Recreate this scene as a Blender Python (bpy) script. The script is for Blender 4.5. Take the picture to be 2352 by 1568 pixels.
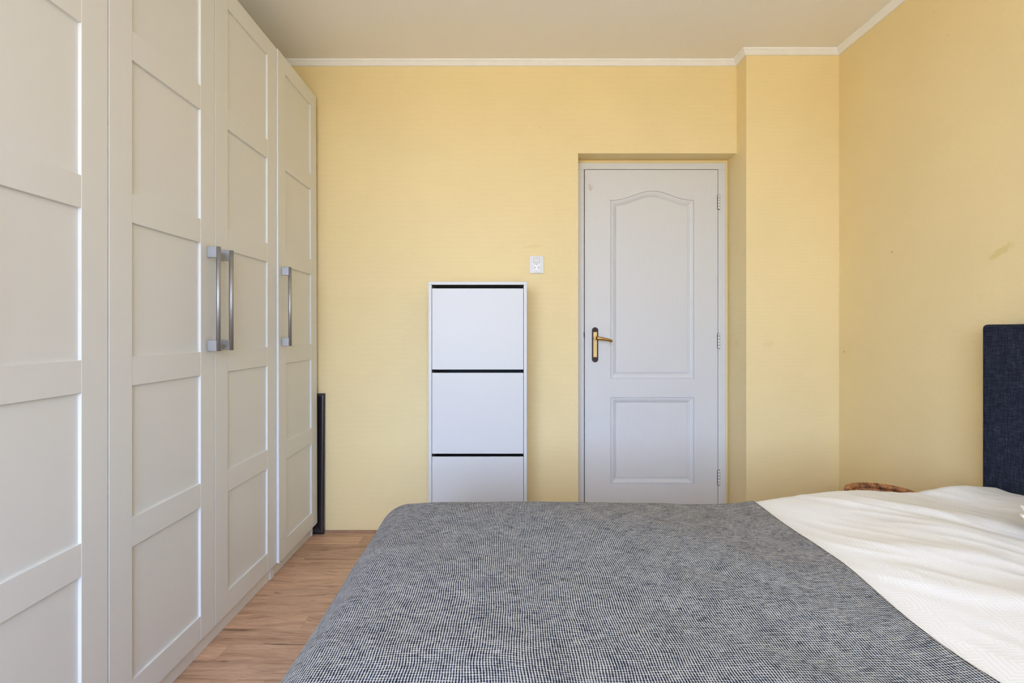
import bpy, bmesh, math, random
from mathutils import Vector, Matrix, noise

random.seed(7)
SC = bpy.context.scene
COL = SC.collection
for o in list(bpy.data.objects):
    bpy.data.objects.remove(o)

# ------------------------------------------------------------------ camera
CAM_H = 1.10
FPX = 1219.0
cam_d = bpy.data.cameras.new('camera')
cam = bpy.data.objects.new('camera', cam_d)
COL.objects.link(cam)
cam.location = (0, 0, CAM_H)
cam.rotation_euler = (math.radians(90), 0, 0)
cam_d.sensor_width = 36.0
cam_d.lens = 36.0 * FPX / 2352.0
cam_d.shift_x = (1176 - 1159) / 2352.0
cam_d.shift_y = -(784 - 759) / 2352.0
cam_d.clip_start = 0.02
SC.camera = cam

# ------------------------------------------------------------------ light
SKY = (0.83, 1.07, 1.56)
GROUND = (0.72, 0.66, 0.55)
SKY_STRENGTH = 10.6
world = bpy.data.worlds.new('daylight')
SC.world = world
world.use_nodes = True
wn = world.node_tree
wn.nodes.clear()
w_out = wn.nodes.new('ShaderNodeOutputWorld')
w_bg = wn.nodes.new('ShaderNodeBackground')
w_tc = wn.nodes.new('ShaderNodeTexCoord')
w_sep = wn.nodes.new('ShaderNodeSeparateXYZ')
w_ramp = wn.nodes.new('ShaderNodeValToRGB')
w_map = wn.nodes.new('ShaderNodeMapRange')
w_map.inputs[1].default_value = -1
w_map.inputs[2].default_value = 1
e = w_ramp.color_ramp.elements
e[0].position = 0.49
e[0].color = GROUND + (1,)
e[1].position = 0.51
e[1].color = SKY + (1,)
wn.links.new(w_tc.outputs['Generated'], w_sep.inputs[0])
wn.links.new(w_sep.outputs['Z'], w_map.inputs[0])
wn.links.new(w_map.outputs[0], w_ramp.inputs[0])
wn.links.new(w_ramp.outputs[0], w_bg.inputs[0])
w_bg.inputs[1].default_value = SKY_STRENGTH
wn.links.new(w_bg.outputs[0], w_out.inputs[0])

# window opening in the wall behind the camera (daylight enters here)
WX0, WX1, WZ0, WZ1, WY = -1.55, 0.60, 0.50, 2.45, -1.40
por_d = bpy.data.lights.new('window_daylight_portal', 'AREA')
por = bpy.data.objects.new('window_daylight_portal', por_d)
COL.objects.link(por)
por_d.shape = 'RECTANGLE'
por_d.size = WX1 - WX0
por_d.size_y = WZ1 - WZ0
por.location = ((WX0 + WX1) / 2, WY - 0.20, (WZ0 + WZ1) / 2)
por.rotation_euler = (math.radians(90), 0, 0)
por_d.cycles.is_portal = True

vs = SC.view_settings
vs.view_transform = 'Standard'
vs.look = 'None'
vs.gamma = 1.0
vs.use_curve_mapping = False
vs.exposure = 0.14
SC.cycles.max_bounces = 8
SC.cycles.diffuse_bounces = 6
SC.cycles.glossy_bounces = 3
SC.cycles.use_adaptive_sampling = True
SC.cycles.adaptive_threshold = 0.08
SC.cycles.adaptive_min_samples = 16
SC.cycles.caustics_reflective = False
SC.cycles.caustics_refractive = False
SC.cycles.sample_clamp_indirect = 6.0


# ------------------------------------------------------------------ node helper
class NT:
    def __init__(self, name):
        self.m = bpy.data.materials.new(name)
        self.m.use_nodes = True
        self.t = self.m.node_tree
        self.t.nodes.clear()
        self.out = self.t.nodes.new('ShaderNodeOutputMaterial')
        self.b = self.t.nodes.new('ShaderNodeBsdfPrincipled')
        self.t.links.new(self.b.outputs[0], self.out.inputs[0])

    def n(self, kind, **kw):
        nd = self.t.nodes.new(kind)
        for k, v in kw.items():
            setattr(nd, k, v)
        return nd

    def put(self, sock, v):
        if hasattr(v, 'is_output'):
            self.t.links.new(v, sock)
        elif v is not None:
            if isinstance(v, tuple) and len(v) == 3 and sock.type == 'RGBA':
                v = v + (1,)
            sock.default_value = v

    def math(self, op, a, b=None, c=None, clamp=False):
        nd = self.n('ShaderNodeMath', operation=op, use_clamp=clamp)
        self.put(nd.inputs[0], a)
        if b is not None:
            self.put(nd.inputs[1], b)
        if c is not None:
            self.put(nd.inputs[2], c)
        return nd.outputs[0]

    def vmath(self, op, a, b=None, scale=None):
        nd = self.n('ShaderNodeVectorMath', operation=op)
        self.put(nd.inputs[0], a)
        if b is not None:
            self.put(nd.inputs[1], b)
        if scale is not None:
            self.put(nd.inputs['Scale'], scale)
        return nd.outputs['Value'] if op in ('LENGTH', 'DOT_PRODUCT', 'DISTANCE') else nd.outputs[0]

    def coord(self, which='Object'):
        return self.n('ShaderNodeTexCoord').outputs[which]

    def xyz(self, v):
        nd = self.n('ShaderNodeSeparateXYZ')
        self.put(nd.inputs[0], v)
        return nd.outputs

    def comb(self, x=0.0, y=0.0, z=0.0):
        nd = self.n('ShaderNodeCombineXYZ')
        for i, v in enumerate((x, y, z)):
            self.put(nd.inputs[i], v)
        return nd.outputs[0]

    def noise(self, vec, scale=5.0, detail=2.0, rough=0.5, stretch=None):
        if stretch:
            vec = self.vmath('MULTIPLY', vec, stretch)
        nd = self.n('ShaderNodeTexNoise')
        self.put(nd.inputs['Vector'], vec)
        nd.inputs['Scale'].default_value = scale
        nd.inputs['Detail'].default_value = detail
        nd.inputs['Roughness'].default_value = rough
        return nd.outputs

    def ramp(self, fac, stops, interp='LINEAR'):
        nd = self.n('ShaderNodeValToRGB')
        nd.color_ramp.interpolation = interp
        el = nd.color_ramp.elements
        while len(el) < len(stops):
            el.new(0.5)
        for i, (p, c) in enumerate(stops):
            el[i].position = p
            el[i].color = tuple(c) + (1,) if len(c) == 3 else c
        self.put(nd.inputs[0], fac)
        return nd.outputs[0]

    def maprange(self, v, a, b, c=0.0, d=1.0, smooth=False):
        nd = self.n('ShaderNodeMapRange')
        if smooth:
            nd.interpolation_type = 'SMOOTHSTEP'
        self.put(nd.inputs[0], v)
        for i, x in enumerate((a, b, c, d)):
            nd.inputs[i + 1].default_value = x
        return nd.outputs[0]

    def mix(self, fac, a, b, blend='MIX'):
        nd = self.n('ShaderNodeMix', data_type='RGBA', blend_type=blend)
        self.put(nd.inputs[0], fac)
        self.put(nd.inputs[6], a)
        self.put(nd.inputs[7], b)
        return nd.outputs[2]

    def bump(self, h, strength=0.3, dist=0.001):
        nd = self.n('ShaderNodeBump')
        nd.inputs['Strength'].default_value = strength
        nd.inputs['Distance'].default_value = dist
        self.put(nd.inputs['Height'], h)
        self.put(self.b.inputs['Normal'], nd.outputs[0])

    def set(self, **kw):
        names = dict(color='Base Color', rough='Roughness', metal='Metallic', spec='Specular IOR Level',
                     sheen='Sheen Weight')
        for k, v in kw.items():
            self.put(self.b.inputs[names[k]], v)
        return self.m


def plain(name, color, rough=0.5, metal=0.0, var=0.04, nscale=20.0, bump=0.0, spec=0.5):
    t = NT(name)
    c = t.coord()
    nz = t.noise(c, nscale, 3.0)[0]
    k = t.maprange(nz, 0.3, 0.7, 1 - var, 1 + var)
    col = t.vmath('SCALE', tuple(color), scale=k)
    if bump:
        t.bump(t.noise(c, nscale * 12, 2.0)[0], bump, 0.001)
    return t.set(color=col, rough=rough, metal=metal, spec=spec)


# ------------------------------------------------------------------ materials
WALL_COL = (0.87, 0.725, 0.41)


def wallpaper(name, stains=()):
    t = NT(name)
    c = t.coord()
    x, y, z = t.xyz(c)
    hor = t.math('ADD', x, y)
    wob = t.noise(c, 9.0, 2.0)[0]
    zz = t.math('ADD', z, t.math('MULTIPLY', wob, 0.004))
    rib = t.math('SINE', t.math('MULTIPLY', zz, 2 * math.pi / 0.0052))
    row = t.math('FLOOR', t.math('DIVIDE', zz, 0.0052))
    dash = t.math('SINE', t.math('ADD', t.math('MULTIPLY', hor, 2 * math.pi / 0.0075), t.math('MULTIPLY', row, 3.1416)))
    fine = t.noise(c, 260.0, 2.0)[0]
    h = t.math('ADD', t.math('ADD', rib, t.math('MULTIPLY', dash, 0.5)), t.math('MULTIPLY', fine, 1.5))
    t.bump(h, 0.34, 0.0007)
    big = t.noise(c, 2.3, 3.0)[0]
    k = t.maprange(big, 0.3, 0.7, 0.975, 1.02)
    k = t.math('MULTIPLY', k, t.maprange(rib, -1, 1, 0.985, 1.0))
    col = t.vmath('SCALE', WALL_COL, scale=k)
    # a few scuffs and specks left on the paper
    sp = t.noise(c, 55.0, 1.0)[0]
    col = t.mix(t.maprange(sp, 0.82, 0.86, 0.0, 0.4), col, (0.36, 0.27, 0.12))
    for (p, rot, ra, rb, cc, amt) in stains:
        d = t.vmath('SUBTRACT', c, p)
        dx, dy, dz = t.xyz(d)
        h1 = t.math('ADD', dx, dy)
        ca, sa = math.cos(rot), math.sin(rot)
        a = t.math('ADD', t.math('MULTIPLY', h1, ca / ra), t.math('MULTIPLY', dz, sa / ra))
        b = t.math('ADD', t.math('MULTIPLY', h1, -sa / rb), t.math('MULTIPLY', dz, ca / rb))
        r = t.math('SQRT', t.math('ADD', t.math('MULTIPLY', a, a), t.math('MULTIPLY', b, b)))
        r = t.math('ADD', r, t.maprange(t.noise(c, 60.0, 2.0)[0], 0.3, 0.7, -0.35, 0.35))
        col = t.mix(t.maprange(r, 1.1, 0.6, 0.0, amt), col, cc)
    return t.set(color=col, rough=0.72, spec=0.3)


M = {}
M['wall'] = wallpaper('yellow_wallpaper', [
    ((1.27, 2.9, 1.03), 0.3, 0.03, 0.02, (0.5, 0.37, 0.12), 0.12),
    ((0.15, 2.9, 1.56), 0.1, 0.05, 0.012, (0.74, 0.57, 0.24), 0.25)])
M['wall_right'] = wallpaper('yellow_wallpaper_scuffed', [
    ((1.755, 1.88, 1.378), -0.45, 0.055, 0.014, (0.74, 0.61, 0.26), 0.7),
    ((1.755, 2.405, 1.456), 0.0, 0.006, 0.005, (0.25, 0.19, 0.08), 0.6),
    ((1.755, 2.745, 0.99), 0.0, 0.008, 0.004, (0.35, 0.25, 0.08), 0.6)])

t = NT('ceiling_plaster')
c = t.coord()
t.bump(t.noise(c, 130.0, 4.0, 0.6)[0], 0.5, 0.002)
M['ceiling'] = t.set(color=(0.90, 0.89, 0.88), rough=0.85, spec=0.2)

M['cornice'] = plain('cornice_white', (0.88, 0.90, 0.93), 0.6, var=0.02, bump=0.1)

t = NT('wardrobe_foil')
c = t.coord()
x, y, z = t.xyz(c)
g = t.noise(c, 60.0, 2.0, stretch=(1, 1, 0.05))[0]
t.bump(g, 0.05, 0.0005)
M['wardrobe'] = t.set(color=t.vmath('SCALE', (0.74, 0.755, 0.755), scale=t.maprange(g, 0.3, 0.7, 0.997, 1.003)), rough=0.36, spec=0.45)
M['carcass'] = plain('white_foil_carcass', (0.80, 0.80, 0.79), 0.4, var=0.01)

t = NT('brushed_steel')
c = t.coord()
g = t.noise(c, 40.0, 3.0, stretch=(6, 6, 0.3))[0]
t.bump(g, 0.12, 0.0004)
M['steel'] = t.set(color=(0.44, 0.45, 0.47), rough=t.maprange(g, 0.3, 0.7, 0.45, 0.58), metal=1.0)

t = NT('cabinet_white')
c = t.coord()
sc1 = t.noise(c, 18.0, 5.0, 0.7, stretch=(1.0, 1.0, 2.6))[0]
x, y, z = t.xyz(c)
mask = t.maprange(sc1, 0.66, 0.74, 0.0, 0.16)
M['cabinet'] = t.set(color=t.mix(mask, (0.63, 0.64, 0.645), (0.40, 0.40, 0.40)), rough=0.38, spec=0.45)
M['black_plastic_and_shade'] = plain('black_plastic_and_shade', (0.018, 0.017, 0.018), 0.5)  # bumper plastic; also paints the dark inside cabinet slots and socket holes

t = NT('door_paint')
c = t.coord()
g = t.noise(c, 22.0, 4.0, 0.6, stretch=(6, 1, 0.35))[0]
dirt = t.noise(c, 70.0, 3.0, 0.7)[0]
t.bump(g, 0.25, 0.0012)
col = t.mix(t.maprange(g, 0.55, 0.75, 0.0, 0.12), (0.67, 0.685, 0.70), (0.46, 0.46, 0.45))
col = t.mix(t.maprange(dirt, 0.73, 0.78, 0.0, 0.6), col, (0.25, 0.23, 0.21))
M['door'] = t.set(color=col, rough=0.45, spec=0.4)
M['chip'] = plain('bare_filler', (0.60, 0.585, 0.53), 0.8, var=0.25, nscale=90, bump=0.6)
M['brass'] = plain('worn_brass', (0.46, 0.28, 0.095), 0.33, 1.0, var=0.15, nscale=60)
M['brass_light'] = plain('satin_brass', (0.55, 0.40, 0.175), 0.42, 1.0, var=0.06, nscale=60)
M['bronze'] = plain('dark_bronze', (0.055, 0.04, 0.035), 0.4, 1.0, var=0.3, nscale=200, bump=0.5)
M['gap_shade'] = plain('gap_shade', (0.03, 0.028, 0.025), 0.9)  # near-black colour paints the shade in the leaf gap and hinge gaps
M['hinge'] = plain('painted_hinge', (0.74, 0.73, 0.71), 0.5, var=0.12, nscale=150)
M['plastic'] = plain('white_plastic', (0.84, 0.84, 0.85), 0.3, var=0.01)
M['plastic_grey'] = plain('grey_plastic', (0.70, 0.70, 0.69), 0.35, var=0.01)
M['line_grey'] = plain('shadow_gap_grey', (0.22, 0.22, 0.23), 0.6)

t = NT('dark_frame_wood')
c = t.coord()
g = t.noise(c, 90.0, 3.0, stretch=(1, 1, 0.2))[0]
col = t.mix(t.maprange(t.noise(c, 60.0, 2.0)[0], 0.75, 0.8, 0, 0.6), (0.020, 0.014, 0.016), (0.2, 0.16, 0.14))
t.bump(g, 0.2, 0.0006)
M['frame'] = t.set(color=col, rough=0.32)
M['picture'] = plain('frame_backing', (0.25, 0.2, 0.15), 0.7)

# laminate floor
t = NT('laminate_oak')
c = t.coord()
info = t.n('ShaderNodeObjectInfo')
rnd = info.outputs['Random']
off = t.comb(t.math('MULTIPLY', rnd, 37.0), t.math('MULTIPLY', rnd, 91.0), 0.0)
p = t.vmath('ADD', c, off)
warp = t.noise(p, 2.2, 2.0, stretch=(1.0, 5.0, 1.0))[0]
x, y, z = t.xyz(p)
yy = t.math('ADD', y, t.math('MULTIPLY', warp, 0.09))
p2 = t.comb(x, yy, z)
grain = t.noise(p2, 10.0, 6.0, 0.65, stretch=(0.9, 22.0, 1.0))[0]
rings = t.noise(p2, 3.2, 2.0, 0.5, stretch=(0.8, 9.0, 1.0))[0]
fine = t.noise(p, 120.0, 2.0, stretch=(0.22, 5.0, 1.0))[0]
v = t.math('ADD', t.math('MULTIPLY', grain, 0.55), t.math('MULTIPLY', rings, 0.45))
col = t.ramp(v, [(0.30, (0.28, 0.152, 0.094)), (0.45, (0.51, 0.312, 0.203)), (0.56, (0.65, 0.42, 0.285)), (0.72, (0.76, 0.515, 0.365))])
col = t.vmath('SCALE', col, scale=t.maprange(fine, 0.3, 0.7, 0.83, 1.12))
col = t.vmath('SCALE', col, scale=t.maprange(rnd, 0.0, 1.0, 0.84, 1.12))
crack = t.noise(p2, 6.0, 3.0, 0.6, stretch=(0.55, 16.0, 1.0))[0]
cm = t.maprange(crack, 0.635, 0.675, 0.0, 0.85)
col = t.mix(cm, col, (0.06, 0.030, 0.020))
knot = t.n('ShaderNodeTexVoronoi')
t.put(knot.inputs['Vector'], t.vmath('MULTIPLY', p, (2.6, 8.0, 1.0)))
knot.inputs['Scale'].default_value = 1.6
km = t.maprange(knot.outputs['Distance'], 0.10, 0.02, 0.0, 0.55)
col = t.mix(km, col, (0.11, 0.055, 0.032))
t.bump(fine, 0.06, 0.0006)
M['floor'] = t.set(color=col, rough=0.42, spec=0.4)
M['floor_base'] = plain('subfloor', (0.10, 0.06, 0.04), 0.9)
M['floor_trim'] = plain('wood_bead', (0.36, 0.20, 0.13), 0.5, var=0.15, nscale=30)

# woven blanket (UV in metres)
t = NT('woven_blanket')
uv = t.coord('UV')
d1 = t.noise(uv, 5.0, 2.0)[1]
d2 = t.noise(uv, 38.0, 2.0)[1]
uvw = t.vmath('ADD', uv, t.vmath('SCALE', t.vmath('SUBTRACT', d1, (0.5, 0.5, 0.5)), scale=0.025))
uvw = t.vmath('ADD', uvw, t.vmath('SCALE', t.vmath('SUBTRACT', d2, (0.5, 0.5, 0.5)), scale=0.0011))
u, vv, _ = t.xyz(uvw)
warp = t.math('SINE', t.math('MULTIPLY', u, 2 * math.pi / 0.0050))
wl = t.math('ADD', t.math('MULTIPLY', t.math('SINE', t.math('MULTIPLY', vv, 2 * math.pi / 0.0066)), 0.5), 0.5)
wl = t.math('POWER', wl, 2.5)
slub_u = t.noise(uvw, 1.0, 2.0, 0.6, stretch=(26.0, 470.0, 1.0))[0]
slub_v = t.noise(uvw, 1.0, 2.0, 0.6, stretch=(420.0, 60.0, 1.0))[0]
pick = t.maprange(t.noise(uvw, 1.0, 1.0, 0.5, stretch=(60.0, 150.0, 1.0))[0], 0.28, 0.55)
patch = t.noise(uv, 16.0, 3.0, 0.6)[0]
f = t.math('ADD', t.math('MULTIPLY', warp, 0.60), t.math('MULTIPLY', t.math('MULTIPLY', wl, pick), 0.72))
f = t.math('ADD', f, t.math('MULTIPLY', t.math('SUBTRACT', slub_u, 0.5), 1.7))
f = t.math('ADD', f, t.math('MULTIPLY', t.math('SUBTRACT', slub_v, 0.5), 1.3))
f = t.math('ADD', f, t.math('MULTIPLY', t.math('SUBTRACT', patch, 0.5), 0.6))
fac = t.maprange(f, -0.22, 0.68, 0.0, 1.0)
warmth = t.noise(uvw, 1.0, 2.0, 0.5, stretch=(60.0, 240.0, 1.0))[0]
light = t.mix(t.maprange(warmth, 0.4, 0.65), (0.545, 0.58, 0.645), (0.565, 0.56, 0.525))
col = t.mix(fac, (0.012, 0.019, 0.042), light)
t.bump(f, 0.5, 0.0012)
M['blanket'] = t.set(color=col, rough=0.92, spec=0.15)

# duvet cover with nested square line pattern (UV in metres)
t = NT('sateen_duvet')
uv = t.coord('UV')
dd = t.noise(uv, 7.0, 2.0)[1]
uvw = t.vmath('ADD', uv, t.vmath('SCALE', t.vmath('SUBTRACT', dd, (0.5, 0.5, 0.5)), scale=0.03))
u, vv, _ = t.xyz(uvw)
ca, sa = math.cos(0.22), math.sin(0.22)
ru = t.math('ADD', t.math('MULTIPLY', u, ca), t.math('MULTIPLY', vv, -sa))
rv = t.math('ADD', t.math('MULTIPLY', u, sa), t.math('MULTIPLY', vv, ca))


def nested(cell, period, ou, ov):
    a = t.math('ADD', t.math('DIVIDE', ru, cell), ou)
    b = t.math('ADD', t.math('DIVIDE', rv, cell), ov)
    fa = t.math('ABSOLUTE', t.math('SUBTRACT', t.math('FRACT', a), 0.5))
    fb = t.math('ABSOLUTE', t.math('SUBTRACT', t.math('FRACT', b), 0.5))
    dmax = t.math('MULTIPLY', t.math('MAXIMUM', fa, fb), cell)
    return t.math('SINE', t.math('MULTIPLY', dmax, 2 * math.pi / period))


n1 = nested(0.066, 0.0076, 0.13, 0.37)
n2 = nested(0.096, 0.0092, 0.55, 0.21)
n3 = nested(0.046, 0.0064, 0.71, 0.83)
wh = t.n('ShaderNodeTexWhiteNoise', noise_dimensions='2D')
t.put(wh.inputs['Vector'], t.vmath('FLOOR', t.vmath('DIVIDE', t.comb(ru, rv, 0.0), (0.044, 0.044, 1.0))))
sel = wh.outputs['Value']
pat = t.math('ADD', t.math('MULTIPLY', n1, t.math('LESS_THAN', sel, 0.4)),
             t.math('ADD', t.math('MULTIPLY', n2, t.math('MULTIPLY', t.math('GREATER_THAN', sel, 0.4), t.math('LESS_THAN', sel, 0.75))),
                    t.math('MULTIPLY', n3, t.math('GREATER_THAN', sel, 0.75))))
pm = t.math('MULTIPLY', t.maprange(pat, -0.2, 0.5), t.math('LESS_THAN', sel, 0.93))
plainm = t.maprange(t.noise(uv, 14.0, 2.0)[0], 0.5, 0.62)
col = t.mix(pm, (0.825, 0.835, 0.84), (0.88, 0.91, 0.94))
M['duvet'] = t.set(color=col, rough=t.maprange(pat, -0.35, 0.35, 0.6, 0.45), spec=0.35, sheen=0.1)

# headboard fabric
t = NT('navy_linen')
c = t.coord()
x, y, z = t.xyz(c)
va = t.noise(c, 1.0, 3.0, 0.6, stretch=(60.0, 420.0, 28.0))[0]
vb = t.noise(c, 1.0, 3.0, 0.6, stretch=(60.0, 40.0, 420.0))[0]
s = t.math('ADD', va, vb)
col = t.ramp(t.math('MULTIPLY', s, 0.5), [(0.36, (0.007, 0.008, 0.015)), (0.52, (0.018, 0.023, 0.042)), (0.66, (0.046, 0.060, 0.098))])
t.bump(s, 0.4, 0.001)
M['navy'] = t.set(color=col, rough=0.9, spec=0.2)
M['mattress'] = plain('mattress_ticking', (0.7, 0.7, 0.68), 0.8)
M['leg_black'] = plain('black_leg', (0.02, 0.02, 0.02), 0.4)

t = NT('wicker_cane')
c = t.coord()
nz = t.noise(c, 45.0, 3.0)[0]
col = t.ramp(nz, [(0.3, (0.16, 0.060, 0.022)), (0.5, (0.42, 0.175, 0.068)), (0.7, (0.60, 0.29, 0.13))])
M['wicker'] = t.set(color=col, rough=0.4)
M['frill'] = plain('cream_cotton', (0.82, 0.80, 0.77), 0.85, var=0.03)

t = NT('window_glass')
tr = t.n('ShaderNodeBsdfTransparent')
gl = t.n('ShaderNodeBsdfGlossy')
gl.inputs['Roughness'].default_value = 0.02
mx = t.n('ShaderNodeMixShader')
mx.inputs[0].default_value = 0.06
t.t.links.new(tr.outputs[0], mx.inputs[1])
t.t.links.new(gl.outputs[0], mx.inputs[2])
t.t.links.new(mx.outputs[0], t.out.inputs[0])
M['glass'] = t.m


# ------------------------------------------------------------------ mesh helpers
def mesh_from(bm, name):
    me = bpy.data.meshes.new(name)
    bm.normal_update()
    bm.to_mesh(me)
    bm.free()
    return me


def boxes(lst, bevel=0.0, segs=2):
    out = bmesh.new()
    for (x0, x1, y0, y1, z0, z1) in lst:
        bm = bmesh.new()
        bmesh.ops.create_cube(bm, size=1.0)
        for v in bm.verts:
            v.co = Vector((x0 + (v.co.x + .5) * (x1 - x0), y0 + (v.co.y + .5) * (y1 - y0), z0 + (v.co.z + .5) * (z1 - z0)))
        if bevel:
            bmesh.ops.bevel(bm, geom=list(bm.edges), offset=bevel, segments=segs, profile=0.5, affect='EDGES')
        join(out, bm)
    return out


def join(dst, src):
    mp = {}
    for v in src.verts:
        mp[v] = dst.verts.new(v.co)
    for f in src.faces:
        try:
            nf = dst.faces.new([mp[v] for v in f.verts])
            nf.smooth = f.smooth
        except ValueError:
            pass
    src.free()


def prism(pts, axis, a, b, bevel=0.0):
    """closed 2D outline extruded along axis from a to b; pts are the two remaining coords in xyz order"""
    bm = bmesh.new()

    def P(p, w):
        if axis == 'x':
            return (w, p[0], p[1])
        if axis == 'y':
            return (p[0], w, p[1])
        return (p[0], p[1], w)
    va = [bm.verts.new(P(p, a)) for p in pts]
    vb = [bm.verts.new(P(p, b)) for p in pts]
    n = len(pts)
    bm.faces.new(va)
    bm.faces.new(list(reversed(vb)))
    for i in range(n):
        j = (i + 1) % n
        bm.faces.new([va[j], va[i], vb[i], vb[j]])
    bmesh.ops.recalc_face_normals(bm, faces=bm.faces)
    if bevel:
        es = [e_ for e_ in bm.edges if abs((e_.verts[0].co - e_.verts[1].co)['xyz'.index(axis)]) < 1e-7]
        bmesh.ops.bevel(bm, geom=es, offset=bevel, segments=2, profile=0.5, affect='EDGES')
    return bm


def tube(pts, r, seg=10, closed=False, caps=True):
    bm = bmesh.new()
    pts = [Vector(p) for p in pts]
    n = len(pts)
    rr = r if isinstance(r, (list, tuple)) else [r] * n
    rings = []
    up = None
    for i in range(n):
        if closed:
            d = pts[(i + 1) % n] - pts[i - 1]
        else:
            d = pts[min(i + 1, n - 1)] - pts[max(i - 1, 0)]
        d.normalize()
        if up is None:
            up = Vector((0, 0, 1)) if abs(d.z) < 0.9 else Vector((1, 0, 0))
        sx = d.cross(up)
        if sx.length < 1e-6:
            sx = d.orthogonal()
        sx.normalize()
        up = sx.cross(d).normalized()
        rings.append([bm.verts.new(pts[i] + (sx * math.cos(2 * math.pi * k / seg) + up * math.sin(2 * math.pi * k / seg)) * rr[i]) for k in range(seg)])
    m = n if closed else n - 1
    for i in range(m):
        a, b = rings[i], rings[(i + 1) % n]
        for k in range(seg):
            f = bm.faces.new([a[k], a[(k + 1) % seg], b[(k + 1) % seg], b[k]])
            f.smooth = True
    if caps and not closed:
        bm.faces.new(list(reversed(rings[0])))
        bm.faces.new(rings[-1])
    bmesh.ops.recalc_face_normals(bm, faces=bm.faces)
    return bm


def add(name, me, mat=None, parent=None, loc=(0, 0, 0), rot=(0, 0, 0)):
    if isinstance(me, bmesh.types.BMesh):
        me = mesh_from(me, name)
    if mat is not None and not me.materials:
        me.materials.append(M[mat])
    o = bpy.data.objects.new(name, me)
    COL.objects.link(o)
    o.location = loc
    o.rotation_euler = rot
    if parent is not None:
        o.parent = parent
    return o


def thing(name, label, cat, loc=(0, 0, 0), rot=(0, 0, 0), group=None):
    o = bpy.data.objects.new(name, None)
    o.empty_display_size = 0.1
    COL.objects.link(o)
    o.location = loc
    o.rotation_euler = rot
    tag(o, label, cat, group)
    return o


def tag(o, label, cat, group=None):
    o['label'] = label
    o['category'] = cat
    if group:
        o['group'] = group
    return o


def struct(o, label=None, cat=None):
    o['kind'] = 'structure'
    if label:
        o['label'] = label
    if cat:
        o['category'] = cat
    return o


# ------------------------------------------------------------------ room shell
XL, XR, YB, YF, ZC = -1.62, 1.755, 2.90, WY, 2.572
DX0, DX1, DZ = 0.402, 1.268, 2.068          # door recess
YR = 3.02                                   # recess back plane

struct(add('wall_back', boxes([
    (XL - .2, DX0, YB, YB + .3, -.02, ZC + .1),
    (DX0, DX1 + .012, YB, YB + .3, DZ, ZC + .1),
    (DX1 + .012, XR + .2, YB, YB + .3, DZ, ZC + .1),
    (DX1 + .012, XR + .2, YB, YB + .3, -.02, DZ),
    (DX0, DX1, YR, YB + .3, 2.040, DZ),
    (1.245, DX1 + .012, YR, YB + .3, -.02, 2.040),
]), 'wall'), 'yellow textured back wall with the recessed door', 'wall')
struct(add('wall_pier', boxes([(DX1, XR + .02, 2.785, YR + .01, -.01, ZC + .05)]), 'wall'),
       'narrow yellow wall pier between door and right corner', 'wall')
struct(add('wall_right', boxes([(XR, XR + .2, YF - .25, YB + .02, -.02, ZC + .1)]), 'wall_right'),
       'yellow ribbed wallpaper wall behind the headboard', 'wall')
struct(add('wall_left', boxes([(XL - .2, XL, YF - .25, YB + .02, -.02, ZC + .1)]), 'wall'),
       'yellow wall behind the wardrobes', 'wall')
struct(add('wall_front', boxes([
    (XL - .2, WX0, YF - .25, YF, -.02, ZC + .1),
    (WX1, XR + .2, YF - .25, YF, -.02, ZC + .1),
    (WX0, WX1, YF - .25, YF, -.02, WZ0),
    (WX0, WX1, YF - .25, YF, WZ1, ZC + .1)]), 'wall'), 'yellow window wall opposite the door', 'wall')
struct(add('ceiling', boxes([(XL - .1, XR + .1, YF - .1, YB + .1, ZC, ZC + .15)]), 'ceiling'),
       'off-white plaster ceiling with fine stipple', 'ceiling')

# floor: base slab and laminate strips laid across the room
floor = struct(add('floor', boxes([(XL - .05, XR + .05, YF - .05, 3.16, -.06, -.006)]), 'floor_base'),
               'brown oak laminate floor', 'floor')
RW = 0.0965
SL = 1.16
plank_me = None
row0 = 1.771
r_lo = int(math.floor((YF - row0) / RW))
r_hi = int(math.ceil((YB - row0) / RW))
mesh_cache = {}


def plank_mesh(L, W):
    key = (round(L, 3), round(W, 3))
    if key not in mesh_cache:
        g = 0.0003
        me = mesh_from(boxes([(-L / 2 + g, L / 2 - g, -W / 2 + g, W / 2 - g, -0.008, 0.0)]), 'plank')
        me.materials.append(M['floor'])
        mesh_cache[key] = me
    return mesh_cache[key]


for r in range(r_lo, r_hi):
    y0 = row0 + r * RW
    ya, yb = max(y0, YF), min(y0 + RW, YB)
    if yb - ya < 0.005:
        continue
    x = -0.965 + (0, 0.55, 0.21, 0.83)[r % 4] - 3 * SL
    while x < XR:
        a, b = max(x, XL), min(x + SL, XR)
        if b - a > 0.01:
            add('plank', plank_mesh(b - a, yb - ya), None, floor, ((a + b) / 2, (ya + yb) / 2, 0))
        x += SL
# doorway floor behind the recess edge
add('plank', plank_mesh(DX1 - DX0, 0.10), None, floor, ((DX0 + DX1) / 2, YB + 0.05, 0))

# small wooden bead at the foot of the back wall
struct(add('baseboard_back', prism([(2.8855, 0.0), (2.9, 0.0), (2.9, 0.011), (2.891, 0.011), (2.8855, 0.006)], 'x', XL, DX0 - .002), 'floor_trim'),
       'thin brown wooden bead along the foot of the back wall', 'baseboard')


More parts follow.
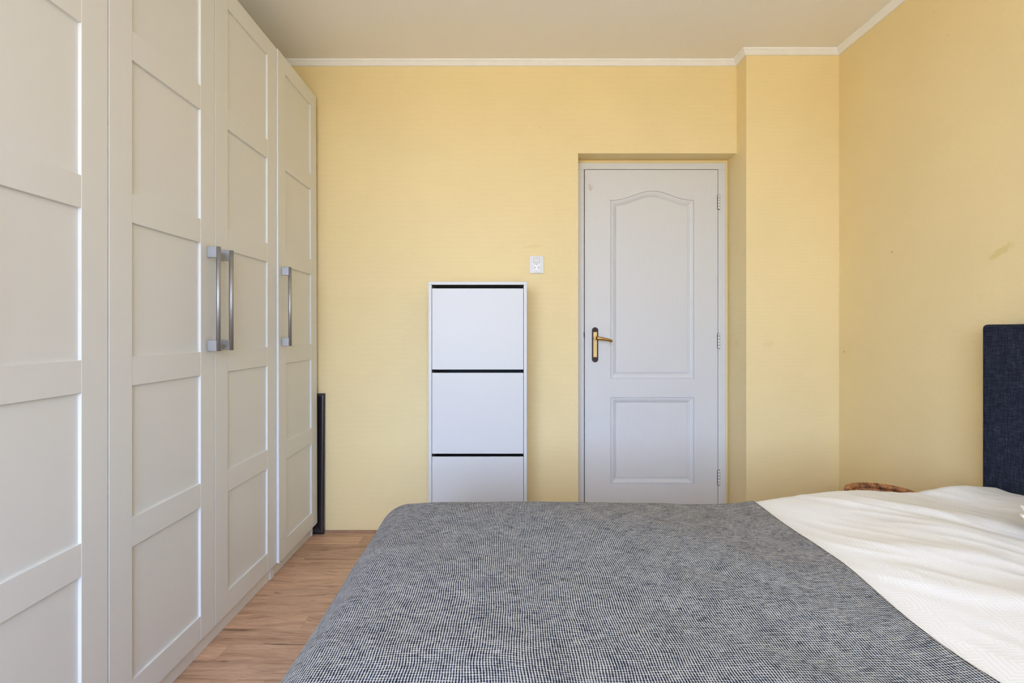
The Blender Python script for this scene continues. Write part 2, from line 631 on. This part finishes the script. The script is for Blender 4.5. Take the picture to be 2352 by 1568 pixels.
# cornice: one moulding that follows back wall, pier and right wall
def sweep(path, prof):
    """path: xy polyline with the room on its right-hand side; prof: (out, z) pairs"""
    bm = bmesh.new()
    pts = [Vector((p[0], p[1])) for p in path]
    n = len(pts)
    rings = []
    for i in range(n):
        dirs = []
        if i > 0:
            dirs.append((pts[i] - pts[i - 1]).normalized())
        if i < n - 1:
            dirs.append((pts[i + 1] - pts[i]).normalized())
        norms = [Vector((d.y, -d.x)) for d in dirs]
        m = sum(norms, Vector((0, 0))) / len(norms)
        m = m / max(m.length_squared, 1e-6)
        rings.append([bm.verts.new((pts[i].x + m.x * o_, pts[i].y + m.y * o_, z_)) for o_, z_ in prof])
    k = len(prof)
    for i in range(n - 1):
        for j in range(k):
            bm.faces.new([rings[i][j], rings[i][(j + 1) % k], rings[i + 1][(j + 1) % k], rings[i + 1][j]])
    bm.faces.new(rings[0])
    bm.faces.new(list(reversed(rings[-1])))
    bmesh.ops.recalc_face_normals(bm, faces=bm.faces)
    return bm


struct(add('trim_1', sweep([(XL, YF), (XL, YB), (DX1, YB), (DX1, 2.785), (XR, 2.785), (XR, YF)],
                           [(0, ZC), (0, ZC - .029), (.007, ZC - .029), (.012, ZC - .024), (.020, ZC - .012), (.025, ZC - .008), (.028, ZC - .003), (.028, ZC)]), 'cornice'),
       'white plaster cornice around the ceiling edge', 'cornice')

# window behind the camera
win = thing('window_1', 'wide white framed window facing the door', 'window', ((WX0 + WX1) / 2, YF - .1, WZ0))
struct(win)
W2, HH = (WX1 - WX0) / 2, WZ1 - WZ0
add('window_frame', boxes([
    (-W2, W2, -.05, .03, 0, .06), (-W2, W2, -.05, .03, HH - .06, HH),
    (-W2, -W2 + .06, -.05, .03, .06, HH - .06), (W2 - .06, W2, -.05, .03, .06, HH - .06),
    (-.03, .03, -.05, .03, .06, HH - .06)]), 'plastic', win)
for s in (-1, 1):
    a, b = (-W2 + .06, -.03) if s < 0 else (.03, W2 - .06)
    add('pane', boxes([(a, b, -.014, -.008, .06, HH - .06)]), 'glass', win)
add('window_sill', boxes([(-W2 - .05, W2 + .05, -.05, .26, -.03, 0)], 0.004), 'plastic', win)

# ------------------------------------------------------------------ door
door = struct(thing('door_1', 'white painted panelled door with brass handle in the yellow recess', 'door', (0, 3.0, 0)))
LX0, LX1, LZ0, LZ1 = 0.4535, 1.2045, 0.006, 2.008
GAP = 0.0035
add('door_frame', boxes([
    (DX0 + .001, LX0 - .0045, 0, .17, 0, LZ1 + GAP), (LX1 + GAP, 1.250, 0, .17, 0, LZ1 + GAP),
    (DX0 + .001, 1.250, 0, .17, LZ1 + GAP, 2.0475)], 0.002), 'door', door)
add('door_stop', boxes([
    (LX0 - .0045, LX0 + .02, .042, .17, 0, LZ1 + GAP), (LX1 - .02, LX1 + GAP, .042, .17, 0, LZ1 + GAP),
    (LX0 - GAP, LX1 + GAP, .042, .17, LZ1 - .02, LZ1 + GAP)]), 'gap_shade', door)


def dpx(px, py, Y=3.0):
    return ((px - 1159) * Y / FPX, CAM_H + (759 - py) * Y / FPX)


def arch_outline(x0, x1, zb, zs, zp, n=28):
    """bottom-left, bottom-right, right shoulder, ogee arch back to the left shoulder"""
    pts = [(x0, zb), (x1, zb)]
    for i in range(n + 1):
        s = i / n
        q = abs(2 * s - 1)
        f = 0.5 + 0.5 * math.cos(math.pi * min(1.0, q / 0.93))
        pts.append((x1 + (x0 - x1) * s, zs + (zp - zs) * f))
    return pts


def offset_poly(pts, d):
    n = len(pts)
    out = []
    for i in range(n):
        a, b, c_ = Vector(pts[i - 1]), Vector(pts[i]), Vector(pts[(i + 1) % n])
        d1 = (b - a).normalized()
        d2 = (c_ - b).normalized()
        n1, n2 = Vector((-d1.y, d1.x)), Vector((-d2.y, d2.x))
        m = n1 + n2
        m = m / max(m.length_squared / 2, 0.2)
        out.append((b.x + m.x * d, b.y + m.y * d))
    return out


ux0, uzb = dpx(1402, 870)
ux1, uzs = dpx(1594, 459)
uzp = dpx(1498, 438)[1]
lx0, lzb = dpx(1404, 1112)
lx1, lzt = dpx(1594, 912)
up_out = arch_outline(ux0, ux1, uzb, uzs, uzp)
lx0, lx1 = ux0, ux1
lo_out = [(lx0, lzb), (lx1, lzb), (lx1, lzt), (lx0, lzt)]

# leaf: front skin made of stiles and rails around the two panel openings
leaf = bmesh.new()
TH = 0.040
join(leaf, prism([(LX0, LZ0), (ux0, LZ0), (ux0, LZ1), (LX0, LZ1)], 'y', 0, TH))
join(leaf, prism([(ux1, LZ0), (LX1, LZ0), (LX1, LZ1), (ux1, LZ1)], 'y', 0, TH))
join(leaf, prism([(ux0, LZ0), (ux1, LZ0), (ux1, lzb), (ux0, lzb)], 'y', 0, TH))
join(leaf, prism([(ux0, lzt), (ux1, lzt), (ux1, uzb), (ux0, uzb)], 'y', 0, TH))
join(leaf, prism([(ux0, LZ1), (ux1, LZ1)] + up_out[2:], 'y', 0, TH))
leaf_o = add('door_leaf', leaf, 'door', door)

PROF = [(0.0, 0.0), (0.0005, 0.007), (0.0035, 0.0075), (0.005, 0.003), (0.012, 0.0035), (0.022, 0.008), (0.031, 0.0150), (0.0345, 0.0165), (0.035, 0.010), (0.039, 0.0095)]


def panel_mesh(outline):
    bm = bmesh.new()
    rings = []
    for d, y in PROF:
        rings.append([bm.verts.new((p[0], y, p[1])) for p in (offset_poly(outline, d) if d else outline)])
    n = len(outline)
    for a, b in zip(rings[:-1], rings[1:]):
        for i in range(n):
            bm.faces.new([a[i], a[(i + 1) % n], b[(i + 1) % n], b[i]])
    bm.faces.new(rings[-1])
    back = [bm.verts.new((p[0], TH - .002, p[1])) for p in outline]
    for i in range(n):
        bm.faces.new([rings[0][(i + 1) % n], rings[0][i], back[i], back[(i + 1) % n]])
    bm.faces.new(list(reversed(back)))
    bmesh.ops.recalc_face_normals(bm, faces=bm.faces)
    return bm


add('door_panel', panel_mesh(up_out), 'door', leaf_o)
add('door_panel', panel_mesh(lo_out), 'door', leaf_o)

# handle: backplate with dark tips, brass field, lever
hx0, hz1 = dpx(1359.5, 751)
hx1, hz0 = dpx(1373.5, 832)
hc, hw = (hx0 + hx1) / 2, (hx1 - hx0) / 2


def plate_outline():
    pts = []
    for sgn, zt in ((1, hz1), (-1, hz0)):
        base = zt - sgn * 0.019
        seq = [(1.0, 0.0), (1.0, 0.25), (0.86, 0.55), (0.55, 0.78), (0.28, 0.90), (0.0, 1.0), (-0.28, 0.90), (-0.55, 0.78), (-0.86, 0.55), (-1.0, 0.25), (-1.0, 0.0)]
        if sgn < 0:
            seq = seq[::-1]
        pts += [(hc + a * hw, base + sgn * b * 0.019) for a, b in seq]
    return pts


plate = add('handle_plate', prism(plate_outline(), 'y', -.007, 0, .0012), 'bronze', leaf_o)
plate['label'] = 'dark bronze backplate with pointed ends'
fz0, fz1 = dpx(0, 820)[1], dpx(0, 762)[1]
add('handle_inlay', boxes([(hc - hw * .62, hc + hw * .62, -.0095, -.004, fz0, fz1)], .001), 'brass_light', leaf_o)
lvx, lvz = dpx(1366, 776)
lex, lez = dpx(1406, 783, 2.95)
lev = tube([(lvx + .001, -.004, lvz), (lvx + .001, -.030, lvz)], .0095, 14)
join(lev, tube([(lvx, -.040, lvz), (lvx + .012, -.045, lvz - .0005), (lvx + .035, -.047, lvz - .004), (lvx + .07, -.047, lvz - .0105), (lex - .006, -.046, lez + .001), (lex, -.045, lez), (lex + .003, -.045, lez)],
               [.0095, .0100, .0088, .0078, .0080, .0072, .0035], 14))
join(lev, tube([(lvx + .001, -.028, lvz), (lvx, -.042, lvz)], [.0085, .0095], 14))
add('door_handle', lev, 'brass', leaf_o)
# keeper worn into the frame edge
kx, kz = dpx(1343, 768)
add('strike_plate', boxes([(kx - .006, kx - .0015, -.001, .012, kz - .014, kz + .014)], .001), 'bronze', door)

hinge_me = None
for k, (pa, pb) in enumerate(((448, 481), (765, 800), (1079, 1113))):
    hxx = dpx(1650.5, 0)[0]
    z1, z0 = dpx(0, pa)[1], dpx(0, pb)[1]
    H = z1 - z0
    hb = bmesh.new()
    for q in range(5):
        join(hb, tube([(0, 0, q * H / 5 + .0008), (0, 0, (q + 1) * H / 5 - .0008)], .0064, 12))
    ho = add('hinge', hb, 'hinge', door, (hxx, -.0035, z0))
    add('hinge_pin', tube([(0, 0, -.001), (0, 0, H + .001)], .0052, 10), 'gap_shade', ho)  # dark core paints shade into the knuckle gaps
    add('hinge_leaf', boxes([(-.0085, .0075, .0022, .0042, .0005, H - .0005)]), 'gap_shade', ho)  # dark backing paints the shade line around the knuckles

# knocked-off paint near the top corner
cx, cz = dpx(1356, 430)
cp = [(math.cos(a) * .011 * (1 + .25 * math.sin(a * 3 + 1)), math.sin(a) * .019 * (1 + .2 * math.cos(a * 4))) for a in [i * 2 * math.pi / 14 for i in range(14)]]
ch = add('paint_chip', prism([(cx + a + .22 * -b, cz + b) for a, b in cp], 'y', -.0006, .001), 'chip', leaf_o)
ch['label'] = 'bare patch of filler where the paint came off'


# ------------------------------------------------------------------ wardrobes
WF = -1.015          # door face plane
DW, DZ0, DZ1 = 0.5, 0.065, 2.355
ST = 0.087
DT = 0.018
PZ = [(0.146, 0.510), (0.590, 0.950), (1.029, 1.394), (1.473, 1.838), (1.917, 2.281)]
g = 0.0018

# all door pieces are in door space: x 0 = back of door, +x = face; y from 0 to DW
stile_me = mesh_from(boxes([(0, DT, g, ST, DZ0, DZ1), (0, DT, DW - ST, DW - g, DZ0, DZ1)], .0011, 2), 'door')
stile_me.materials.append(M['wardrobe'])
rail_zs = [(DZ0, PZ[0][0])] + [(PZ[i][1], PZ[i + 1][0]) for i in range(4)] + [(PZ[4][1], DZ1)]
rail_mes, panel_mes = [], []
for (a, b) in rail_zs:
    me = mesh_from(boxes([(0.001, DT - .0004, ST - .0002, DW - ST + .0002, a, b)], .0008, 2), 'rail')
    me.materials.append(M['wardrobe'])
    rail_mes.append(me)
for (a, b) in PZ:
    me = mesh_from(boxes([(0.002, DT - .008, ST - .0002, DW - ST + .0002, a - .0002, b + .0002)]), 'panel')
    me.materials.append(M['wardrobe'])
    panel_mes.append(me)
hb = tube([(DT + .035, 0, 1.030), (DT + .035, 0, 1.387)], .0078, 18)
for zc in (1.0485, 1.3685):
    join(hb, boxes([(DT, DT + .034, -.007, .007, zc - .0185, zc + .0185)], .0012))
handle_me = mesh_from(hb, 'handle')
handle_me.materials.append(M['steel'])


def wardrobe_door(unit, y, handle_side, ajar=0.0, sag=0.0):
    """hinge opposite to the handle; unit origin is on the carcass front"""
    if ajar and handle_side < 0:
        # hinge at far (y+DW) edge: rotate about that edge
        d = add('door', stile_me, None, unit, (0, 0, 0), (0, 0, 0))
        piv = Vector((0.002, y + DW, 0))
        R = Matrix.Rotation(ajar, 4, 'Z')
        top = Matrix.Translation(Vector((0, 0, DZ1))) @ Matrix.Rotation(sag, 4, 'Y') @ Matrix.Translation(Vector((0, 0, -DZ1)))
        d.matrix_local = Matrix.Translation(piv) @ R @ top @ Matrix.Translation(Vector((0, -DW, 0)))
    else:
        d = add('door', stile_me, None, unit, (0.002, y, 0))
    for me in rail_mes:
        add('rail', me, None, d)
    for me in panel_mes:
        add('panel', me, None, d)
    hy = 0.043 if handle_side < 0 else DW - 0.043
    hd = add('handle', handle_me, None, d, (0, hy, 0))
    hd['label'] = 'brushed steel bar handle'
    return d


def carcass(unit, W, D=0.58):
    s = .018
    add('side_panel', boxes([(-D, .002, 0.0006, s, 0, 2.362)], .0008), 'carcass', unit)
    add('side_panel', boxes([(-D, .002, W - s, W - .0006, 0, 2.362)], .0008), 'carcass', unit)
    add('top_panel', boxes([(-D, 0, s, W - s, 2.342, 2.361)]), 'carcass', unit)
    add('bottom_panel', boxes([(-D, 0, s, W - s, .060, .078)]), 'carcass', unit)
    add('plinth', boxes([(-.02, -.0035, s, W - s, 0, .060)]), 'carcass', unit)
    add('back_panel', boxes([(-D, -D + .006, s, W - s, .078, 2.342)]), 'carcass', unit)
    add('shelf', boxes([(-D + .01, -.02, s, W - s, 1.60, 1.618)]), 'carcass', unit)


UX = WF - DT - .002
u1 = thing('wardrobe', 'white panelled double wardrobe cut off by the left edge of the photo', 'wardrobe', (UX, 0.36, 0), group='white panelled wardrobes along the left wall')
carcass(u1, 1.0)
wardrobe_door(u1, 0.0, 1)
wardrobe_door(u1, 0.5, -1)
# this door's handle sits on the seam with its neighbour out of frame
u2 = thing('wardrobe', 'white panelled double wardrobe with paired steel bar handles, in the middle of the row', 'wardrobe', (UX, 1.36, 0), group='white panelled wardrobes along the left wall')
carcass(u2, 1.0)
wardrobe_door(u2, 0.0, 1)
wardrobe_door(u2, 0.5, -1)
u3 = thing('wardrobe', 'narrow single-door white wardrobe with slightly open door, nearest the back wall', 'wardrobe', (UX, 2.3605, 0), group='white panelled wardrobes along the left wall')
carcass(u3, 0.5)
wardrobe_door(u3, 0.0, -1, ajar=0.010, sag=-0.0028)
add('door_bumper', tube([(.001, .055, .052), (.018, .055, .052)], [.006, .004], 10), 'black_plastic_and_shade', u3)

# ------------------------------------------------------------------ picture frame in the gap
pf = thing('picture_frame', 'dark brown picture frame standing in the gap behind the wardrobe', 'picture frame', (-0.978, 2.864, 0.0005), (math.radians(-1.05), 0, 0))
PW, PH, PM = 0.58, 0.758, 0.044


def moulding(a, b, inner_a, inner_b):
    """mitred bar between outer corners a,b (xz) and inner corners"""
    bm = bmesh.new()
    prof = [(0.0, 0.020), (0.0, 0.005), (0.10, 0.0015), (0.28, 0.0), (0.55, 0.003), (0.8, 0.008), (1.0, 0.011), (1.0, 0.020)]
    ra, rb = [], []
    for tt, y in prof:
        ra.append(bm.verts.new((a[0] + (inner_a[0] - a[0]) * tt, y, a[1] + (inner_a[1] - a[1]) * tt)))
        rb.append(bm.verts.new((b[0] + (inner_b[0] - b[0]) * tt, y, b[1] + (inner_b[1] - b[1]) * tt)))
    n = len(prof)
    for i in range(n):
        bm.faces.new([ra[i], ra[(i + 1) % n], rb[(i + 1) % n], rb[i]])
    bm.faces.new(ra)
    bm.faces.new(list(reversed(rb)))
    bmesh.ops.recalc_face_normals(bm, faces=bm.faces)
    return bm


oc = [(-PW, 0), (0, 0), (0, PH), (-PW, PH)]
ic = [(-PW + PM, PM), (-PM, PM), (-PM, PH - PM), (-PW + PM, PH - PM)]
for i in range(4):
    j = (i + 1) % 4
    add('moulding', moulding(oc[i], oc[j], ic[i], ic[j]), 'frame', pf)
add('backing', boxes([(-PW + PM - .005, -PM + .005, .012, .016, PM - .005, PH - PM + .005)]), 'picture', pf)

# ------------------------------------------------------------------ shoe cabinet
CX0, CX1, CY = -0.379, 0.111, 2.643
cab = thing('shoe_cabinet', 'tall narrow white shoe cabinet with three flap fronts against the yellow wall', 'cabinet', ((CX0 + CX1) / 2, CY, 0))
CW, CH, CD = (CX1 - CX0) / 2, 1.343, 0.245
sd = 0.0155


def cz_(py):
    return CAM_H + (759 - py) * CY / FPX


add('top_board', boxes([(-CW - .0005, CW + .0005, -.001, CD, CH - .0145, CH)], .0008), 'cabinet', cab)
add('side_board', boxes([(-CW, -CW + sd, 0, CD, 0, CH - .0147)], .0008), 'cabinet', cab)
add('side_board', boxes([(CW - sd, CW, 0, CD, 0, CH - .0147)], .0008), 'cabinet', cab)
add('back_board', boxes([(-CW + sd, CW - sd, CD - .006, CD, .0, CH - .0147)]), 'black_plastic_and_shade', cab)
for (pa, pb) in ((662, 848.5), (856, 1042), (1049, 1235)):
    z1, z0 = cz_(pa), cz_(pb)
    fl = add('flap_front', boxes([(-CW + sd + .0018, CW - sd - .0018, .002, .018, z0, z1)], .001), 'cabinet', cab)
    tr = boxes([(-CW + sd + .02, CW - sd - .02, .0185, .16, z0 + .01, z0 + .014),
                (-CW + sd + .02, CW - sd - .02, .16, .164, z0 + .01, z1 - .05)])
    add('shoe_tray', tr, 'black_plastic_and_shade', fl)
    add('slot_shade_strip', boxes([(-CW + sd, CW - sd, .03, CD - .006, z1 - .03, z1 - .022)]), 'black_plastic_and_shade', cab)  # black strip added behind the slot to paint its unlit inside
add('plinth', boxes([(-CW + sd, CW - sd, .006, .02, 0, cz_(1235) - .004)]), 'cabinet', cab)

# ------------------------------------------------------------------ switch with socket
sx0, sz1 = dpx(1216, 588, 2.9)
sx1, sz0 = dpx(1249, 628, 2.9)
sw = thing('switch_socket', 'white light switch with power socket below it, on the wall above the cabinet', 'switch', ((sx0 + sx1) / 2, YB, (sz0 + sz1) / 2))
hw2, hh2 = (sx1 - sx0) / 2, (sz1 - sz0) / 2


def rrect(w, h, r, n=5):
    pts = []
    for (cx_, cz2, a0) in ((w - r, h - r, 0), (-w + r, h - r, 90), (-w + r, -h + r, 180), (w - r, -h + r, 270)):
        for i in range(n + 1):
            a = math.radians(a0 + 90 * i / n)
            pts.append((cx_ + r * math.cos(a), cz2 + r * math.sin(a)))
    return pts


def shift(pts, dx, dz):
    return [(a + dx, b + dz) for a, b in pts]


add('cover_plate', prism(rrect(hw2, hh2, .005), 'y', -.008, 0, .0018), 'plastic_grey', sw)
add('insert', prism(shift(rrect(.0215, .0405, .002), -.001, .0015), 'y', -.0125, -.003, .001), 'plastic', sw)
rz = .0235
add('rocker_gap', prism(shift(rrect(.0172, .0158, .0015), -.001, rz), 'y', -.0128, -.006), 'line_grey', sw)
add('rocker', prism(shift(rrect(.0158, .0143, .0012), -.001, rz), 'y', -.0146, -.006, .0008), 'plastic_grey', sw)
ring = tube([(-.001 + .0178 * math.cos(a), -.0126, -.0155 + .0178 * math.sin(a)) for a in [i * 2 * math.pi / 40 for i in range(40)]], .0007, 6, closed=True)
add('socket_rim', ring, 'line_grey', sw)
holes = tube([(-.0095, -.0131, -.0165), (-.0095, -.006, -.0165)], .0027, 12)
join(holes, tube([(.0085, -.0131, -.0165), (.0085, -.006, -.0165)], .0027, 12))
add('socket_holes', holes, 'black_plastic_and_shade', sw)  # proud black discs stand in for the shade inside the holes
add('earth_pin', tube([(-.001, -.0165, -.0032), (-.001, -.006, -.0032)], .0019, 10), 'line_grey', sw)

# ------------------------------------------------------------------ bed
BY0, BY1 = 0.10, 1.84          # near and far sides
BXF, BXH = -0.36, 1.662        # foot and headboard face
bed = thing('bed', 'double bed with tall navy linen headboard against the right wall', 'bed', ((BXF + BXH) / 2, (BY0 + BY1) / 2, 0))
bo = Vector(bed.location)


def bbox(x0, x1, y0, y1, z0, z1):
    return (x0 - bo.x, x1 - bo.x, y0 - bo.y, y1 - bo.y, z0, z1)


hbm = boxes([bbox(BXH, 1.748, 0.02, 1.852, 0.0, 1.121)], .013, 4)
hbo = add('headboard', hbm, 'navy', bed)
pz = 1.121 - .011
add('piping', tube([(BXH - .0005 - bo.x, 1.852 - .011 - bo.y, .3), (BXH - .0005 - bo.x, 1.852 - .011 - bo.y, pz - .005),
                    (BXH - .0005 - bo.x, 1.852 - .016 - bo.y, pz), (BXH - .0005 - bo.x, .035 - bo.y, pz)], .0017, 8), 'navy', hbo)
add('box_spring', boxes([bbox(BXF + .02, BXH, BY0 + .03, BY1 - .03, .09, .27)], .012, 3), 'navy', bed)
add('mattress', boxes([bbox(BXF + .03, BXH, BY0 + .04, BY1 - .04, .272, .455)], .03, 4), 'mattress', bed)
for lx in (BXF + .12, BXH - .1):
    for ly in (BY0 + .12, BY1 - .12):
        add('leg', boxes([bbox(lx - .03, lx + .03, ly - .03, ly + .03, 0, .092)], .004), 'leg_black', bed)


def smooth(a, b, x):
    s = min(1.0, max(0.0, (x - a) / (b - a)))
    return s * s * (3 - 2 * s)


def fold(x, y, px, py, ang, length, width, amp):
    dx, dy = x - px, y - py
    a = dx * math.cos(ang) + dy * math.sin(ang)
    b = -dx * math.sin(ang) + dy * math.cos(ang)
    return amp * math.exp(-(a / length) ** 2 - (b / width) ** 2)


def top_z(x, y):
    z = 0.510 + 0.006 * smooth(-0.2, 0.5, x) + 0.040 * smooth(0.70, 1.22, x)
    z += 0.013 * noise.noise(Vector((x * 2.3 + 4, y * 2.3, 1.3)))
    z += 0.005 * noise.noise(Vector((x * 6.0, y * 5.0, 7.7)))
    hd = smooth(0.78, 0.95, x)
    if hd > 0:
        z += hd * (0.003 + 0.007 * noise.noise(Vector((x * 5.2, y * 4.2, 3.1))))
        q = noise.noise(Vector(((x * .8 + y * .6) * 16, (y * .8 - x * .6) * 4.5, 5.0)))
        z += hd * 0.0022 * (1 - min(1.0, abs(q) * 2.2))
        z += fold(x, y, 1.52, 1.82, 0.3, .10, .12, .018)
        z += fold(x, y, 1.20, 1.62, 2.5, .20, .050, .008)
        z += fold(x, y, 1.30, 1.45, 2.3, .16, .030, -.008)
        z += fold(x, y, 1.05, 1.33, 2.7, .18, .05, .008)
        z += fold(x, y, 1.10, 1.05, 2.4, .22, .06, .009)
        z += fold(x, y, 1.15, 0.95, 2.4, .16, .035, -.008)
        z += 0.020 * smooth(1.45, 1.64, x) * smooth(1.75, 1.60, y)
    return z


def cloth(ux0, ux1, uy0, uy1, rx0, ry0, ry1, r, lift, nx, ny, edge=None, drop_x=None, drop_y=0.3):
    """grid draped over the bed: past the inner rectangle (x>=rx0, ry0<=y<=ry1) the cloth rolls over and hangs"""
    bm = bmesh.new()
    uvl = bm.loops.layers.uv.new('UVMap')
    grid, uvs = [], []
    for i in range(nx + 1):
        col_, uvc = [], []
        for j in range(ny + 1):
            y = uy0 + (uy1 - uy0) * j / ny
            xe = ux1 + (edge(y) if edge else 0.0)
            x = ux0 + (xe - ux0) * i / nx
            cx_ = max(x, rx0)
            cy_ = min(max(y, ry0), ry1)
            ex, ey = x - cx_, y - cy_
            L = math.hypot(ex, ey)
            z0 = top_z(cx_, cy_) + lift
            if L > 1e-6:
                lim = drop_x if ex and not ey else (drop_y if ey and not ex else max(drop_x or 0, drop_y))
                wav = 0.010 * noise.noise(Vector((x * 5, y * 5, 9.0)))
                Lc = min(L, lim)
                th = min(Lc / r, math.pi / 2)
                out = r * math.sin(th)
                dn = r * (1 - math.cos(th)) + max(0.0, Lc - r * math.pi / 2)
                out += wav * smooth(r, r + .25, Lc) + 0.02 * smooth(r, r + .3, Lc)
                p_ = (cx_ + ex / L * out, cy_ + ey / L * out, z0 - dn)
            else:
                p_ = (cx_, cy_, z0)
            col_.append(bm.verts.new(p_))
            uvc.append((x, y))
        grid.append(col_)
        uvs.append(uvc)
    for i in range(nx):
        for j in range(ny):
            f = bm.faces.new([grid[i][j], grid[i + 1][j], grid[i + 1][j + 1], grid[i][j + 1]])
            f.smooth = True
            for lp, (a, b) in zip(f.loops, ((i, j), (i + 1, j), (i + 1, j + 1), (i, j + 1))):
                lp[uvl].uv = uvs[a][b]
    bmesh.ops.recalc_face_normals(bm, faces=bm.faces)
    return bm


def thicken(o, th):
    md = o.modifiers.new('thickness', 'SOLIDIFY')
    md.thickness = th
    md.offset = -1.0


duvet = add('duvet', cloth(0.62, 1.655, BY0 - .28, BY1 + .26, -5, BY0 + .04, BY1 - .06, .07, 0.0, 190, 330, drop_x=.3, drop_y=.30), 'duvet')
thicken(duvet, .02)
tag(duvet, 'white duvet with pale nested square line pattern on the head half of the bed', 'duvet')
blanket = add('blanket', cloth(BXF - .40, 0.822, BY0 - .40, BY1 + .36, -0.315, BY0 + .05, BY1 - .07, .105, .007, 230, 330,
                               edge=lambda y: 0.012 * math.sin(y * 4.3 + .4) + 0.006 * math.sin(y * 11), drop_x=.46, drop_y=.44), 'blanket')
thicken(blanket, .005)
tag(blanket, 'grey and navy woven throw blanket draped over the foot half of the bed', 'blanket')

# ------------------------------------------------------------------ frilled cushion at the head of the bed
CCX, CCY, CR = 1.478, 1.313, 0.100
cz0 = max(top_z(CCX + a * .05, CCY + b * .05) for a in range(-3, 4) for b in range(-3, 4)) - .004
cu = thing('cushion', 'small white frilled cushion on the duvet at the right photo edge', 'cushion', (CCX, CCY, cz0))
cb = bmesh.new()
NS, NR = 64, 14


def sq(a):
    a -= math.radians(135.6)
    return (abs(math.cos(a)) ** 4 + abs(math.sin(a)) ** 4) ** -0.25


rows = []
for i in range(NR + 1):
    ph = math.pi * i / NR
    rr_ = CR * math.sin(ph) ** 0.75
    zz_ = .045 - .040 * math.cos(ph)
    rows.append([cb.verts.new((rr_ * sq(2 * math.pi * k / NS) * math.cos(2 * math.pi * k / NS), rr_ * sq(2 * math.pi * k / NS) * math.sin(2 * math.pi * k / NS), zz_)) for k in range(NS)])
for i in range(NR):
    for k in range(NS):
        f = cb.faces.new([rows[i][k], rows[i][(k + 1) % NS], rows[i + 1][(k + 1) % NS], rows[i + 1][k]])
        f.smooth = True
bmesh.ops.remove_doubles(cb, verts=cb.verts, dist=1e-6)
bmesh.ops.recalc_face_normals(cb, faces=cb.faces)
add('pillow_body', cb, 'frill', cu)
fb = bmesh.new()
NF = 260
rws = []
for i in range(6):
    q = i / 5
    rws.append([])
    for k in range(NF):
        a = 2 * math.pi * k / NF
        wv = -math.cos((a - math.radians(135.6)) * 9)
        rr_ = CR * .97 * sq(a) + q * (.036 + .016 * wv)
        rws[-1].append(fb.verts.new((rr_ * math.cos(a), rr_ * math.sin(a), max(.006, .040 + q * .014 * wv - .010 * q))))
for i in range(5):
    for k in range(NF):
        f = fb.faces.new([rws[i][k], rws[i][(k + 1) % NF], rws[i + 1][(k + 1) % NF], rws[i + 1][k]])
        f.smooth = True
fo = add('frill', fb, 'frill', cu)
thicken(fo, .004)

# ------------------------------------------------------------------ wicker basket between bed and corner
BR, BZ = 0.122, 0.436
bk = thing('wicker_basket', 'brown wicker basket standing behind the bed in the corner', 'basket', (1.568, 2.20, 0))
body = bmesh.new()
nst = 28


def brad(z):
    return BR * (0.78 + 0.22 * z / BZ)


for k in range(38):
    z = .012 + k * (BZ - .03) / 37
    pts = []
    for i in range(nst * 4):
        a = 2 * math.pi * i / (nst * 4)
        rr_ = brad(z) + .0045 * math.cos(a * nst / 2 + (math.pi if k % 2 else 0))
        pts.append((rr_ * math.cos(a), rr_ * math.sin(a), z))
    join(body, tube(pts, .0072, 5, closed=True))
for i in range(nst):
    a = 2 * math.pi * i / nst
    join(body, tube([(brad(z) * math.cos(a), brad(z) * math.sin(a), z) for z in (.004, .2, BZ - .01)], .004, 5))
join(body, tube([(0, 0, .004), (0, 0, .012)], [brad(0), brad(0)], 32))
add('woven_body', body, 'wicker', bk)
rimb = bmesh.new()
for lvl in range(2):
    for sidx in range(4):
        pts = []
        for i in range(220):
            a = 2 * math.pi * i / 220
            b = (a * 18 + sidx * math.pi / 2) * (1 if lvl == 0 else -1)
            rr_ = BR + .0095 * math.cos(b)
            pts.append((rr_ * math.cos(a), rr_ * math.sin(a), BZ - .013 - lvl * .017 + .0080 * math.sin(b)))
        join(rimb, tube(pts, .0060, 6, closed=True))
add('braided_rim', rimb, 'wicker', bk)
